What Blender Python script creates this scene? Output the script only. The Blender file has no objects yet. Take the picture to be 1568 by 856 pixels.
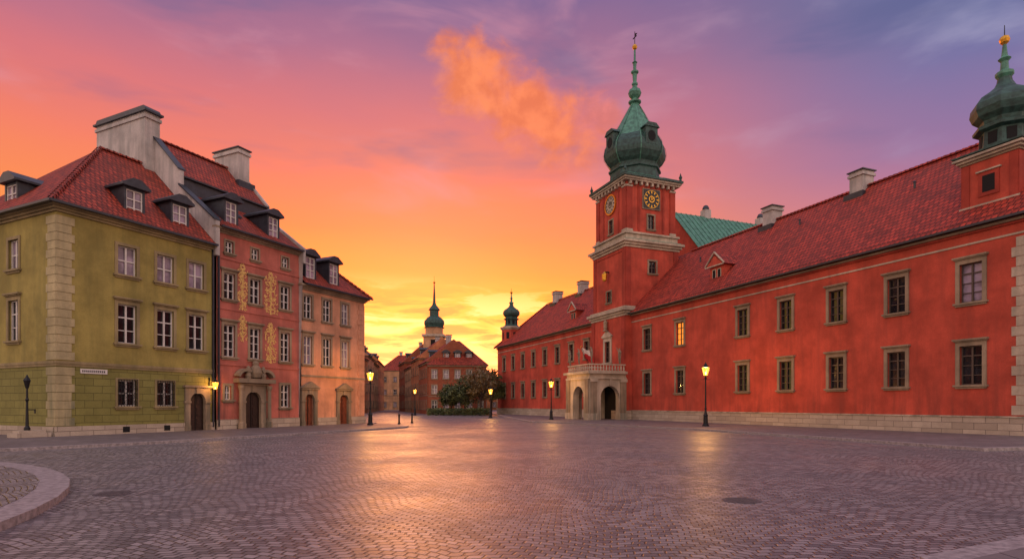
import bpy, math, random
from mathutils import Vector, Matrix
random.seed(7)
scene=bpy.context.scene
scene.view_settings.view_transform='Standard'
scene.view_settings.look='None'
scene.view_settings.exposure=0
R=math.radians
def lin(r,g,b):
    f=lambda c:(c/255/12.92) if c/255<=.04045 else ((c/255+.055)/1.055)**2.4
    return (f(r),f(g),f(b),1)
def mul(c,k): return (min(c[0]*k,1),min(c[1]*k,1),min(c[2]*k,1),1)
# ---------------------------------------------------------------- materials
class NT:
    def __init__(s,nt): s.nt=nt; s.n=nt.nodes; s.l=nt.links
    def node(s,t,**k):
        n=s.n.new(t)
        for a,b in k.items(): setattr(n,a,b)
        return n
    def put(s,sock,v):
        if v is None: return
        if isinstance(v,bpy.types.NodeSocket): s.l.new(v,sock)
        else: sock.default_value=v
    def m(s,op,a,b=None,c=None,clamp=False):
        n=s.node('ShaderNodeMath',operation=op,use_clamp=clamp)
        s.put(n.inputs[0],a); s.put(n.inputs[1],b); s.put(n.inputs[2],c)
        return n.outputs[0]
    def mix(s,f,a,b,bt='MIX'):
        n=s.node('ShaderNodeMix',data_type='RGBA',blend_type=bt)
        s.put(n.inputs[0],f); s.put(n.inputs[6],a); s.put(n.inputs[7],b)
        return n.outputs[2]
    def noise(s,vec,scale,detail=4,rough=.5,dist=0):
        n=s.node('ShaderNodeTexNoise'); s.put(n.inputs['Vector'],vec)
        n.inputs['Scale'].default_value=scale; n.inputs['Detail'].default_value=min(detail,5)
        n.inputs['Roughness'].default_value=rough; n.inputs['Distortion'].default_value=dist
        return n.outputs['Fac']
    def mapv(s,vec,scale=(1,1,1),rot=(0,0,0),loc=(0,0,0)):
        n=s.node('ShaderNodeMapping'); s.put(n.inputs[0],vec)
        n.inputs['Scale'].default_value=scale; n.inputs['Rotation'].default_value=rot; n.inputs['Location'].default_value=loc
        return n.outputs[0]
    def sstep(s,v,a,b,c=0,d=1):
        n=s.node('ShaderNodeMapRange',interpolation_type='SMOOTHSTEP')
        s.put(n.inputs[0],v)
        if a>b: a,b,c,d=b,a,d,c
        for i,x in enumerate((a,b,c,d)): n.inputs[1+i].default_value=x
        return n.outputs[0]
    def ramp(s,f,stops):
        n=s.node('ShaderNodeValToRGB'); s.put(n.inputs[0],f)
        e=n.color_ramp.elements
        while len(e)<len(stops): e.new(.5)
        for i,(p,c) in enumerate(stops): e[i].position=p
        for i,(p,c) in enumerate(stops): e[i].color=c
        return n.outputs[0]
    def bump(s,h,strength,dist=.02,normal=None):
        n=s.node('ShaderNodeBump'); s.put(n.inputs['Height'],h)
        n.inputs['Strength'].default_value=strength; n.inputs['Distance'].default_value=dist
        s.put(n.inputs['Normal'],normal)
        return n.outputs[0]
def newmat(name):
    m=bpy.data.materials.new(name); m.use_nodes=True
    t=NT(m.node_tree); b=t.n['Principled BSDF']
    return m,t,b
def stucco(name,col,grime=.35,rough=.85):
    m,t,b=newmat(name)
    o=t.node('ShaderNodeTexCoord').outputs['Object']
    n1=t.noise(o,.45,5,.65); n2=t.noise(t.mapv(o,(2.2,2.2,.22)),1,5,.6); n3=t.noise(o,14,4,.75)
    c=t.mix(t.sstep(n1,.3,.7),mul(col,.66),mul(col,1.18))
    z=t.node('ShaderNodeSeparateXYZ'); t.put(z.inputs[0],o)
    low=t.sstep(z.outputs[2],0,3.2,1,.35)
    g=t.m('MULTIPLY',t.sstep(n2,.4,.72),t.m('MULTIPLY',low,grime*2.0),clamp=True)
    c=t.mix(g,c,mul((col[0]*.5+.02,col[1]*.6+.02,col[2]*.6+.02,1),.7))
    c=t.mix(t.m('MULTIPLY',t.sstep(n3,.35,.7),.3),c,mul(col,.5))
    t.put(b.inputs['Base Color'],c); b.inputs['Roughness'].default_value=rough
    b.inputs['Specular IOR Level'].default_value=.25
    t.put(b.inputs['Normal'],t.bump(t.m('ADD',n3,n2),.5,.02))
    return m
def blocks(name,c1,c2,mort,w,h,ms=.012,rough=.8,off=.5,dist=.03,strength=.7):
    m,t,b=newmat(name)
    uv=t.node('ShaderNodeTexCoord').outputs['UV']
    br=t.node('ShaderNodeTexBrick'); t.put(br.inputs['Vector'],uv)
    br.offset=off
    for k,v in (('Color1',c1),('Color2',c2),('Mortar',mort),('Scale',1),('Mortar Size',ms),('Mortar Smooth',.3),('Bias',0),('Brick Width',w),('Row Height',h)):
        br.inputs[k].default_value=v
    n=t.noise(uv,1.3,5,.65); n3=t.noise(uv,18,4,.7)
    c=t.mix(t.sstep(n,.35,.75,0,.55),br.outputs['Color'],mul(c1,.55))
    c=t.mix(t.sstep(n3,.4,.75,0,.35),c,mul(c1,.45))
    t.put(b.inputs['Base Color'],c); b.inputs['Roughness'].default_value=rough
    b.inputs['Specular IOR Level'].default_value=.25
    hh=t.m('ADD',t.m('SUBTRACT',1,br.outputs['Fac']),t.m('MULTIPLY',n3,.25))
    t.put(b.inputs['Normal'],t.bump(hh,strength,dist))
    return m
def tiles(name,base,w=.24,h=.34):
    m,t,b=newmat(name)
    uv=t.node('ShaderNodeTexCoord').outputs['UV']
    warp=t.noise(uv,.7,3)
    s=t.node('ShaderNodeSeparateXYZ'); t.put(s.inputs[0],uv)
    comb=t.node('ShaderNodeCombineXYZ'); vv=t.m('ADD',s.outputs[1],t.m('MULTIPLY',warp,.07))
    t.put(comb.inputs[0],s.outputs[0]); t.put(comb.inputs[1],vv)
    v=comb.outputs[0]
    br=t.node('ShaderNodeTexBrick'); t.put(br.inputs['Vector'],v); br.offset=0.5
    for k,x in (('Color1',mul(base,.6)),('Color2',mul(base,1.4)),('Mortar',mul(base,.1)),('Scale',1),('Mortar Size',.03),('Mortar Smooth',.3),('Brick Width',w),('Row Height',h)):
        br.inputs[k].default_value=x
    n=t.noise(uv,.5,5,.65); n2=t.noise(uv,5,4,.6)
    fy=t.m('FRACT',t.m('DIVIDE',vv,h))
    c=t.mix(t.sstep(n,.4,.7,0,.5),br.outputs['Color'],mul((base[0]*.5,base[1]*.75,base[2]*.8,1),.8))
    c=t.mix(t.sstep(n2,.5,.75,0,.35),c,mul(base,1.6))
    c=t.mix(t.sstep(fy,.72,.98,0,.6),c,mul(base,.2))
    t.put(b.inputs['Base Color'],c); b.inputs['Roughness'].default_value=.7; b.inputs['Specular IOR Level'].default_value=.3
    fx=t.m('ABSOLUTE',t.m('SINE',t.m('MULTIPLY',s.outputs[0],math.pi/w)))
    hh=t.m('ADD',t.m('MULTIPLY',fx,.5),t.m('SUBTRACT',1,fy))
    t.put(b.inputs['Normal'],t.bump(hh,1.0,.07))
    return m
def simple(name,col,rough=.5,metal=0,var=.25,scale=6,bump=.2,spec=.5):
    m,t,b=newmat(name)
    o=t.node('ShaderNodeTexCoord').outputs['Object']
    n=t.noise(o,scale,5,.6)
    t.put(b.inputs['Base Color'],t.mix(t.sstep(n,.3,.7),mul(col,1-var),mul(col,1+var)))
    b.inputs['Roughness'].default_value=rough; b.inputs['Metallic'].default_value=metal
    b.inputs['Specular IOR Level'].default_value=spec
    if bump: t.put(b.inputs['Normal'],t.bump(n,bump,.02))
    return m
def emis(name,col,st):
    m,t,b=newmat(name)
    b.inputs['Base Color'].default_value=col
    b.inputs['Emission Color'].default_value=col; b.inputs['Emission Strength'].default_value=st
    return m
M={}
M['red']=stucco('castle_red_stucco',lin(190,80,62),.45)
M['red2']=stucco('castle_red_dark_stucco',lin(166,66,52),.45)
M['stone']=stucco('pale_sandstone',lin(188,172,152),.7)
M['trim']=stucco('window_stone',lin(154,134,112),.7)
M['otrim']=stucco('olive_window_stone',lin(156,138,102),.6)
M['quoin']=stucco('olive_quoin_stone',lin(184,168,128),.7)
M['ashlar']=blocks('ashlar_plinth',lin(188,172,154),lin(160,144,128),lin(90,78,70),1.1,.36,.012)
M['olive']=stucco('olive_stucco',lin(160,144,80),.5)
M['oliverust']=blocks('olive_rusticated',lin(138,132,74),lin(126,120,66),lin(82,78,46),.85,.38,.012)
M['pink']=stucco('salmon_stucco',lin(188,108,94),.5)
M['cream']=stucco('peach_stucco',lin(212,152,120),.5)
M['chim']=stucco('chimney_plaster',lin(192,182,176),.8)
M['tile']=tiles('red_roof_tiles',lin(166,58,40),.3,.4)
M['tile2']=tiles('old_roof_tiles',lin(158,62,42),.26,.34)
M['copper']=simple('green_copper',lin(72,124,104),.55,0,.4,2.5)
M['copperd']=simple('dark_copper',lin(42,72,66),.6,0,.5,3)
M['slate']=simple('dark_zinc',lin(44,48,56),.45,0,.3,3)
M['iron']=simple('black_iron',lin(20,20,22),.45,.3,.2,8)
M['cover']=simple('worn_cast_iron',lin(84,74,76),.6,.2,.3,14)
M['gold']=simple('gilding',lin(214,160,60),.35,.8,.2,8)
M['ochre']=simple('sgraffito_gold',lin(218,178,104),.7,0,.3,12)
M['white']=simple('white_window_paint',lin(205,198,192),.5,0,.08,12)
M['dframe']=simple('dark_window_paint',lin(78,64,56),.5,0,.1,12)
M['wood']=simple('dark_oak_door',lin(46,28,22),.5,0,.3,9)
M['woodb']=simple('brown_oak_door',lin(112,58,38),.5,0,.3,9)
M['black']=simple('dark_interior',lin(14,12,14),.9,0,.1,3)
def glassm(name,col,rough=.06):
    m,t,b=newmat(name); 
    o=t.node('ShaderNodeTexCoord').outputs['Object']
    n=t.noise(o,1.1,3); 
    t.put(b.inputs['Base Color'],t.mix(t.sstep(n,.4,.65),mul(col,.4),col))
    b.inputs['Roughness'].default_value=rough; b.inputs['Specular IOR Level'].default_value=.7
    t.put(b.inputs['Normal'],t.bump(t.noise(o,1.7,2),.3,.03))
    return m
M['glass']=glassm('dark_window_glass',lin(34,34,42))
M['glass2']=glassm('curtained_window_glass',lin(160,142,160),.12)
M['glow']=emis('lit_window',lin(255,150,50),.9)
M['bulb']=emis('lamp_mantle',lin(255,190,80),30)
def lampglass():
    m,t,b=newmat('lantern_glass'); t.n.remove(b)
    e=t.node('ShaderNodeEmission'); e.inputs[0].default_value=(1,.36,.04,1); e.inputs[1].default_value=5
    tr=t.node('ShaderNodeBsdfTransparent'); mx=t.node('ShaderNodeMixShader'); mx.inputs[0].default_value=.4
    t.l.new(tr.outputs[0],mx.inputs[1]); t.l.new(e.outputs[0],mx.inputs[2])
    t.l.new(mx.outputs[0],t.n['Material Output'].inputs[0]); return m
M['lglass']=lampglass()
M['brick']=blocks('brick_wall',lin(182,96,64),lin(156,76,52),lin(130,108,90),.26,.09,.01)  # far walls: albedo lightened so the colour carries warm distance haze
M['brown']=stucco('brown_stucco',lin(188,120,82),.5)  # far houses only, haze lightening included in this colour too
M['tan']=stucco('tan_stucco',lin(200,154,116),.5)
M['clockred']=simple('clock_black',lin(26,24,24),.5,0,.1)
M['flagw']=simple('flag_white',lin(225,215,210),.8,0,.05)
M['flagr']=simple('flag_red',lin(190,30,40),.8,0,.05)
# ---------------------------------------------------------------- mesh builder
class MB:
    def __init__(s): s.v=[];s.f=[];s.m=[];s.sm=[];s.M=Matrix.Identity(4);s.mats=[]
    def mi(s,k):
        if k not in s.mats: s.mats.append(k)
        return s.mats.index(k)
    def poly(s,pts,mat,smooth=False):
        i=len(s.v)
        for p in pts: s.v.append(tuple(s.M@Vector(p)))
        s.f.append(list(range(i,i+len(pts)))); s.m.append(s.mi(mat)); s.sm.append(smooth)
    def box(s,x0,x1,y0,y1,z0,z1,mat):
        a=[(x0,y0,z0),(x1,y0,z0),(x1,y1,z0),(x0,y1,z0),(x0,y0,z1),(x1,y0,z1),(x1,y1,z1),(x0,y1,z1)]
        for q in ((0,3,2,1),(4,5,6,7),(0,1,5,4),(1,2,6,5),(2,3,7,6),(3,0,4,7)): s.poly([a[j] for j in q],mat)
    def prismx(s,pts,x0,x1,mat,matedge=None):   # pts (y,z)
        s.poly([(x0,y,z) for y,z in pts][::-1],mat); s.poly([(x1,y,z) for y,z in pts],mat)
        for i in range(len(pts)):
            a,b=pts[i],pts[(i+1)%len(pts)]
            s.poly([(x0,a[0],a[1]),(x0,b[0],b[1]),(x1,b[0],b[1]),(x1,a[0],a[1])],matedge or mat)
    def prismy(s,pts,y0,y1,mat):   # pts (x,z)
        s.poly([(x,y0,z) for x,z in pts],mat); s.poly([(x,y1,z) for x,z in pts][::-1],mat)
        for i in range(len(pts)):
            a,b=pts[i],pts[(i+1)%len(pts)]
            s.poly([(a[0],y0,a[1]),(a[0],y1,a[1]),(b[0],y1,b[1]),(b[0],y0,b[1])],mat)
    def prismz(s,pts,z0,z1,mat,side=None):
        s.poly([(x,y,z1) for x,y in pts],mat)
        for i in range(len(pts)):
            a,b=pts[i],pts[(i+1)%len(pts)]
            s.poly([(a[0],a[1],z0),(b[0],b[1],z0),(b[0],b[1],z1),(a[0],a[1],z1)],side or mat)
    def lathe(s,cx,cy,prof,n,mat,rot=0,smooth=False,caps=True):
        ring=lambda r,z:[(cx+r*math.cos(rot+2*math.pi*i/n),cy+r*math.sin(rot+2*math.pi*i/n),z) for i in range(n)]
        rs=[ring(r,z) for r,z in prof]
        for a,b in zip(rs,rs[1:]):
            for i in range(n):
                j=(i+1)%n; s.poly([a[i],a[j],b[j],b[i]],mat,smooth)
        if caps:
            s.poly(rs[-1],mat); s.poly(rs[0][::-1],mat)
    def arch(s,x0,x1,z0,z1,xc,w,h,y0,y1,mat,n=12):
        """plate with an arched opening (total opening height h above z0)"""
        r=w/2; zs=z0+h-r
        s.box(x0,xc-r,y0,y1,z0,zs,mat); s.box(xc+r,x1,y0,y1,z0,zs,mat)
        arc=[(xc-r*math.cos(math.pi*i/n),zs+r*math.sin(math.pi*i/n)) for i in range(n+1)]
        top=[(x0+(x1-x0)*i/n,z1) for i in range(n+1)]
        for y,fl in ((y0,False),(y1,True)):
            def pf(l):
                q=[(a,y,b) for a,b in l]
                s.poly(q[::-1] if not fl else q,mat)
            pf([arc[0],(x0,zs),top[0]]) 
            for i in range(n): pf([arc[i],top[i],top[i+1],arc[i+1]])
            pf([arc[n],top[n],(x1,zs)])
        for i in range(n):
            a,b=arc[i],arc[i+1]; s.poly([(a[0],y0,a[1]),(a[0],y1,a[1]),(b[0],y1,b[1]),(b[0],y0,b[1])],mat)
        s.poly([(x0,y0,z1),(x1,y0,z1),(x1,y1,z1),(x0,y1,z1)],mat)
        s.poly([(x0,y0,zs),(x0,y0,z1),(x0,y1,z1),(x0,y1,zs)],mat); s.poly([(x1,y0,zs),(x1,y1,zs),(x1,y1,z1),(x1,y0,z1)],mat)
    def build(s,name,parent=None,loc=None,bevel=0):
        if not s.f: return None
        me=bpy.data.meshes.new(name); me.from_pydata(s.v,[],s.f)
        for k in s.mats: me.materials.append(M[k])
        uv=me.uv_layers.new(name='UVMap')
        Z=Vector((0,0,1))
        for p in me.polygons:
            p.material_index=s.m[p.index]; p.use_smooth=s.sm[p.index]
            n=p.normal
            if abs(n.z)>.985 or n.length<.5: t=Vector((1,0,0)); u=Vector((0,1,0))
            else:
                if n.z<0: n=-n
                t=Z.cross(n).normalized(); u=n.cross(t)
            for li in p.loop_indices:
                co=me.vertices[me.loops[li].vertex_index].co
                uv.data[li].uv=(co.dot(t),co.dot(u))
        o=bpy.data.objects.new(name,me); scene.collection.objects.link(o)
        if parent: o.parent=parent
        if loc: o.location=loc
        if bevel:
            b=o.modifiers.new('b','BEVEL'); b.width=bevel; b.segments=2; b.limit_method='ANGLE'
        return o
def empty(name,loc=(0,0,0),rz=0):
    e=bpy.data.objects.new(name,None); e.location=loc; e.rotation_euler=(0,0,rz); e.empty_display_size=.5
    scene.collection.objects.link(e); return e
class House:
    def __init__(s,name,loc,rz):
        s.e=empty(name,loc,rz); s.wall=MB();s.trim=MB();s.win=MB();s.roof=MB();s.extra=MB()
    def setM(s,m):
        for b in (s.wall,s.trim,s.win,s.roof,s.extra): b.M=m
    def facade(s,x0,x1,z0,z1,ops,mat,depth=.28):
        xs=sorted({x0,x1}|{v for o in ops for v in (o[0],o[1]) if x0<v<x1})
        zs=sorted({z0,z1}|{v for o in ops for v in (o[2],o[3]) if z0<v<z1})
        for a,b in zip(xs,xs[1:]):
            for c,d in zip(zs,zs[1:]):
                cx,cz=(a+b)/2,(c+d)/2
                if any(o[0]<cx<o[1] and o[2]<cz<o[3] for o in ops): continue
                s.wall.poly([(a,0,c),(b,0,c),(b,0,d),(a,0,d)],mat)
        for a,b,c,d in ops:
            c2=max(c,z0); d2=min(d,z1)
            if d2<=c2: continue
            s.wall.poly([(a,0,c2),(a,0,d2),(a,depth,d2),(a,depth,c2)],mat)
            s.wall.poly([(b,0,c2),(b,depth,c2),(b,depth,d2),(b,0,d2)],mat)
            if d<=z1: s.wall.poly([(a,0,d),(b,0,d),(b,depth,d),(a,depth,d)],mat)
            if c>=z0: s.wall.poly([(a,0,c),(a,depth,c),(b,depth,c),(b,0,c)],mat)
    def window(s,xc,z0,z1,w,frame='white',glass='glass',tmat='trim',hood=0,sill=True,jamb=.16,nh=2,proud=.05,bars=1):
        a,b=xc-w/2,xc+w/2; W=s.win
        W.poly([(a,.2,z0),(b,.2,z0),(b,.2,z1),(a,.2,z1)],glass)
        t=.06; y0,y1=.12,.19
        W.box(a,a+t,y0,y1,z0,z1,frame); W.box(b-t,b,y0,y1,z0,z1,frame)
        W.box(a+t,b-t,y0,y1,z0,z0+t,frame); W.box(a+t,b-t,y0,y1,z1-t,z1,frame)
        for i in range(bars):
            x=a+(b-a)*(i+1)/(bars+1); k=.045 if i==bars//2 else .022
            W.box(x-k,x+k,y0-.015,y1-.01,z0+t,z1-t,frame)
        for i in range(nh):
            z=z0+(z1-z0)*(i+1)/(nh+1); k=.022 if i!=nh-1 else .035
            W.box(a+t,b-t,y0+.01,y1-.02,z-k,z+k,frame)
        T=s.trim
        if jamb:
            T.box(a-jamb,a,-proud,.06,z0,z1,tmat); T.box(b,b+jamb,-proud,.06,z0,z1,tmat)
            T.box(a-jamb,b+jamb,-proud,.06,z1,z1+jamb,tmat)
            if hood:
                T.box(a-jamb,b+jamb,-proud+.015,.05,z1+jamb,z1+jamb+hood,tmat)
                T.box(a-jamb-.1,b+jamb+.1,-proud-.14,.05,z1+jamb+hood,z1+jamb+hood+.09,tmat)
                T.box(a-jamb-.05,b+jamb+.05,-proud-.07,.05,z1+jamb+hood-.06,z1+jamb+hood-.002,tmat)
        if sill:
            T.box(a-jamb-.08,b+jamb+.08,-proud-.1,.1,z0-.1,z0,tmat)
            T.box(a-jamb,b+jamb,-proud-.02,.03,z0-.2,z0-.103,tmat)
    def quoins(s,x0,sgn,z0,z1,mat='stone',h=.42,l=(.84,.7)):
        z=z0;i=0
        while z+h<=z1+.01:
            L=l[i%2]; a,b=sorted((x0,x0+sgn*L))
            s.trim.box(a,b,-.045,.02,z+.012,z+h-.012,mat); z+=h;i+=1
    def cornice(s,x0,x1,z,mat='stone',steps=((.10,.12),(.2,.12),(.34,.14)),yb=.02):
        for d,h in steps:
            s.trim.box(x0-d,x1+d,-d,yb,z,z+h-.003,mat); z+=h
    def dormer(s,x,y,z0,z1,w,depth,mat='slate',glass='glass2',style='gable',frame='white'):
        E=s.extra
        a,b=x-w/2,x+w/2
        E.box(a,a+.12,y,y+depth,z0,z1,mat); E.box(b-.12,b,y,y+depth,z0,z1,mat)
        E.box(a+.12,b-.12,y+.02,y+.3,z0,z0+.12,mat); E.box(a+.12,b-.12,y+.02,y+.3,z1-.12,z1-.003,mat)
        E.box(a+.12,b-.12,y+.3,y+depth,z0,z1-.15,mat)
        E.poly([(a+.12,y+.12,z0+.12),(b-.12,y+.12,z0+.12),(b-.12,y+.12,z1-.12),(a+.12,y+.12,z1-.12)],glass)
        for xx in (a+.15,x,b-.15): E.box(xx-.035,xx+.035,y+.05,y+.11,z0+.12,z1-.12,frame)
        for k in (.0,.38,.69,1.0):
            zz=z0+.15+(z1-z0-.3)*k; E.box(a+.16,b-.16,y+.06,y+.1,zz-.03,zz+.03,frame)
        o=.22
        pts=[(a-o,z1),(b+o,z1),(b+o,z1+.12),(x+w*.2,z1+.12+w*.32),(x-w*.2,z1+.12+w*.32),(a-o,z1+.12)]
        E.prismy(pts,y-.25,y+depth+.3,mat)
    def finish(s):
        s.wall.build('walls',s.e); s.trim.build('stone_trim',s.e,bevel=.012); s.win.build('windows',s.e)
        s.roof.build('roof',s.e); s.extra.build('details',s.e)
def RZ(a,t=(0,0,0)): return Matrix.Translation(t)@Matrix.Rotation(a,4,'Z')
def chimney(mb,x0,x1,y0,y1,z0,z1,mat='chim'):
    mb.box(x0,x1,y0,y1,z0,z1-.45,mat)
    mb.box(x0-.1,x1+.1,y0-.1,y1+.1,z1-.45,z1-.25,mat)
    mb.box(x0-.02,x1+.02,y0-.02,y1+.02,z1-.25,z1-.08,mat)
    mb.box(x0-.14,x1+.14,y0-.14,y1+.14,z1-.08,z1,'slate')
    mb.box(x0-.25,x1+.25,y0-.35,y0-.004,z0-.1,z0+.5,'slate')
def gutter(h,x0,x1,y,z):
    h.extra.box(x0,x1,y-.14,y+.0,z-.12,z,'slate')
# ================================================================ LEFT HOUSES
aL=math.atan2(.902,.431)
OL=Vector((-22.4,28.9,0)); vL=Vector((.431,.902,0))
# ---- olive corner house
h=House('olive_corner_townhouse',OL,aL)
W1=8.7; D=12
cols=(3.4,5.55,7.5)
ops=[(c-.5,c+.5,8.7,10.25) for c in cols]+[(c-.5,c+.5,5.0,7.1) for c in cols]
h.facade(0,W1,3.8,11.3,ops,'olive')
opl=[(c-.5,c+.5,1.6,3.0) for c in (3.4,5.55)]+[(7.0,8.1,0,2.55)]
h.facade(0,W1,.55,3.8,opl,'oliverust')
def gl(): return 'glass2' if random.random()<.45 else 'glass'
for c in cols:
    h.window(c,8.7,10.25,1.0,glass='glass2',nh=1,tmat='otrim')
    h.window(c,5.0,7.1,1.0,glass='glass',hood=.12,nh=2,tmat='otrim')
for c in (3.4,5.55):
    h.window(c,1.6,3.0,1.0,nh=1,jamb=.12,tmat='otrim')
    for i in range(8): 
        x=c-.5+i/7; h.extra.box(x-.012,x+.012,-.13,-.105,1.55,3.05,'iron')
    for i in range(7):
        z=1.55+i*.25; h.extra.box(c-.52,c+.52,-.102,-.085,z-.012,z+.012,'iron')
    for i in range(4):
        for j in range(3):
            cx=c-.36+i*.24; cz=1.8+j*.42
            for k in range(8):
                a1=2*math.pi*k/8;a2=2*math.pi*(k+1)/8
                h.extra.poly([(cx+.09*math.cos(a1),-.14,cz+.14*math.sin(a1)),(cx+.09*math.cos(a2),-.14,cz+.14*math.sin(a2)),(cx+.07*math.cos(a2),-.14,cz+.11*math.sin(a2)),(cx+.07*math.cos(a1),-.14,cz+.11*math.sin(a1))],'iron')
def door(h,xc,w,hh,leaf='wood',surround=.3,top=0,mat='trim'):
    h.trim.arch(xc-w/2-surround,xc+w/2+surround,0,hh+surround,xc,w-.06,hh,-.12,.1,mat)
    h.extra.box(xc-w/2,xc+w/2,.16,.24,0,hh,leaf)
    h.extra.box(xc-.02,xc+.02,.13,.16,0,hh,'iron')
    for sx in (-1,1):
        for j in range(3):
            z=.3+j*.7; h.extra.box(xc+sx*w*.25-w*.15,xc+sx*w*.25+w*.15,.13,.16,z,z+.5,leaf)
    h.trim.box(xc-.14,xc+.14,-.17,.0,hh-.05,hh+surround+.02,mat)
    for sx in (-1,1):
        xx=xc+sx*(w/2+surround/2); h.trim.box(xx-surround/2-.05,xx+surround/2+.05,-.17,.0,hh-w/2-.1,hh-w/2+.03,mat)
        h.trim.box(xx-surround/2-.04,xx+surround/2+.04,-.16,.0,0.0,.45,mat)
    h.trim.box(xc-w/2-surround-.1,xc+w/2+surround+.1,-.24,.0,hh+surround+.02,hh+surround+.14,mat)
door(h,7.55,1.05,2.4)
def plinth(h,x0,x1,z,gaps,mat='ashlar'):
    xs=[x0]
    for a,b in gaps: xs+= [a,b]
    xs.append(x1)
    for i in range(0,len(xs),2): h.trim.box(xs[i],xs[i+1],-.1,.02,0,z,mat)
plinth(h,-.1,W1,.6,[(6.7,8.4)])
for x in (3.3,5.6): h.extra.box(x-.18,x+.18,-.115,-.1,.2,.5,'black')
h.trim.box(-.08,W1,-.08,.02,3.72,3.86,'otrim'); h.trim.box(-.05,W1,-.05,.02,3.6,3.717,'otrim')
h.quoins(-.045,1,.62,3.55,'quoin'); h.quoins(-.045,1,3.9,11.2,'quoin')
h.cornice(0,W1-.35,11.2,'otrim')
h.extra.box(1.05,2.35,-.06,-.02,3.28,3.52,'white')
x=1.13
for k in range(12):
    h.extra.box(x,x+.055,-.066,-.06,3.35,3.45,'iron'); x+=.095
h.extra.box(8.55,8.65,-.12,-.02,.3,11.3,'slate')
# side facade
Ms=RZ(-math.pi/2); h.setM(Ms)
ops=[(c-.5,c+.5,8.7,10.25) for c in (-3.9,-7.5,-10.4)]+[(c-.5,c+.5,5.0,7.1) for c in (-3.9,-7.5,-10.4)]
h.facade(-D,0,3.8,11.3,ops,'olive'); h.facade(-D,0,.55,3.8,[(-8,-7,1.6,3.0)],'oliverust')
h.window(-7.5,1.6,3,1.0)
for c in (-3.9,-7.5,-10.4):
    h.window(c,8.7,10.25,1.0,glass='glass2',nh=1,tmat='otrim'); h.window(c,5.0,7.1,1.0,hood=.12,nh=2,tmat='otrim')
h.trim.box(-D,-.11,-.1,.02,0,.6,'ashlar'); h.trim.box(-D,-.09,-.08,.02,3.72,3.86,'otrim'); h.trim.box(-D,-.06,-.05,.02,3.6,3.717,'otrim')
h.quoins(-.0,-1,.62,3.55,'quoin'); h.quoins(-.0,-1,3.9,11.2,'quoin')
for d,a,b in ((.10,11.2,11.317),(.2,11.32,11.437),(.34,11.44,11.577)): h.trim.box(-D,-.002,-d+.002,.02,a,b,'otrim')
h.setM(Matrix.Identity(4))
h.wall.poly([(0,D,0),(0,D,11.5),(W1,D,11.5),(W1,D,0)],'olive')
e=11.58
h.roof.poly([(-.45,-.45,e),(8.6,-.45,e),(8.6,6,17.5),(5.4,6,17.5)],'tile2'); h.roof.poly([(-.45,12.45,e),(-.45,-.45,e),(5.4,6,17.5)],'tile2'); h.roof.poly([(8.6,12.45,e),(-.45,12.45,e),(5.4,6,17.5),(8.6,6,17.5)],'tile2')
h.roof.poly([(-.45,-.45,e-.01),(-.45,12.45,e-.01),(8.6,12.45,e-.01),(8.6,-.45,e-.01)],'olive')
def ridgecap(mb,a,b,r=.13,mat='tile2'):
    a,b=Vector(a),Vector(b); L=(b-a).length; n=max(1,int(L/.38)); d=(b-a)/n
    up=Vector((0,0,1)); side=d.cross(up).normalized(); upp=side.cross(d).normalized()
    for i in range(n):
        p=a+d*i; q=a+d*(i+1.08)
        for k in range(4):
            t1=math.pi*k/4;t2=math.pi*(k+1)/4
            o1=side*r*math.cos(t1)+upp*r*math.sin(t1);o2=side*r*math.cos(t2)+upp*r*math.sin(t2)
            mb.poly([p+o1*1.25,q+o1*.9,q+o2*.9,p+o2*1.25],mat)
ridgecap(h.roof,(-.45,-.45,e+.02),(5.4,6,17.52)); ridgecap(h.roof,(5.4,6,17.52),(8.5,6,17.52))
gutter(h,-.55,8.6,-.45,e+.03); h.extra.box(-.6,-.46,-.55,12.4,e-.1,e+.02,'slate')
h.dormer(4.15,.55,11.9,13.75,1.15,2.4); h.dormer(6.85,.55,11.9,13.75,1.15,2.4)
h.setM(Ms); h.dormer(-6.2,.9,12.1,13.9,1.3,2.6); h.setM(Matrix.Identity(4))
fw=[(-.3,11),(-.3,13.15),(3.1,15.85),(3.1,16.85),(6.2,19.95),(12.3,13.3),(12.3,11)]
h.wall.prismx(fw,8.6,8.9,'chim')
for a,b in zip(fw[1:5],fw[2:6]):
    if abs(a[0]-b[0])<.01: continue
    h.extra.prismx([(a[0]-.02,a[1]+.01),(b[0],b[1]+.01),(b[0],b[1]+.12),(a[0]-.02,a[1]+.12)],8.48,9.0,'slate')
h.wall.box(7.95,8.95,5.6,10.9,14,20.9,'chim'); h.wall.box(7.87,9.03,5.5,11.0,20.5,20.7,'chim')
h.extra.box(7.8,9.1,5.4,11.1,20.9,21.02,'slate')
h.extra.prismx([(5.5,21.02),(11,21.02),(10.8,21.3),(5.7,21.3)],7.9,9.0,'slate')
h.finish()
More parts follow.
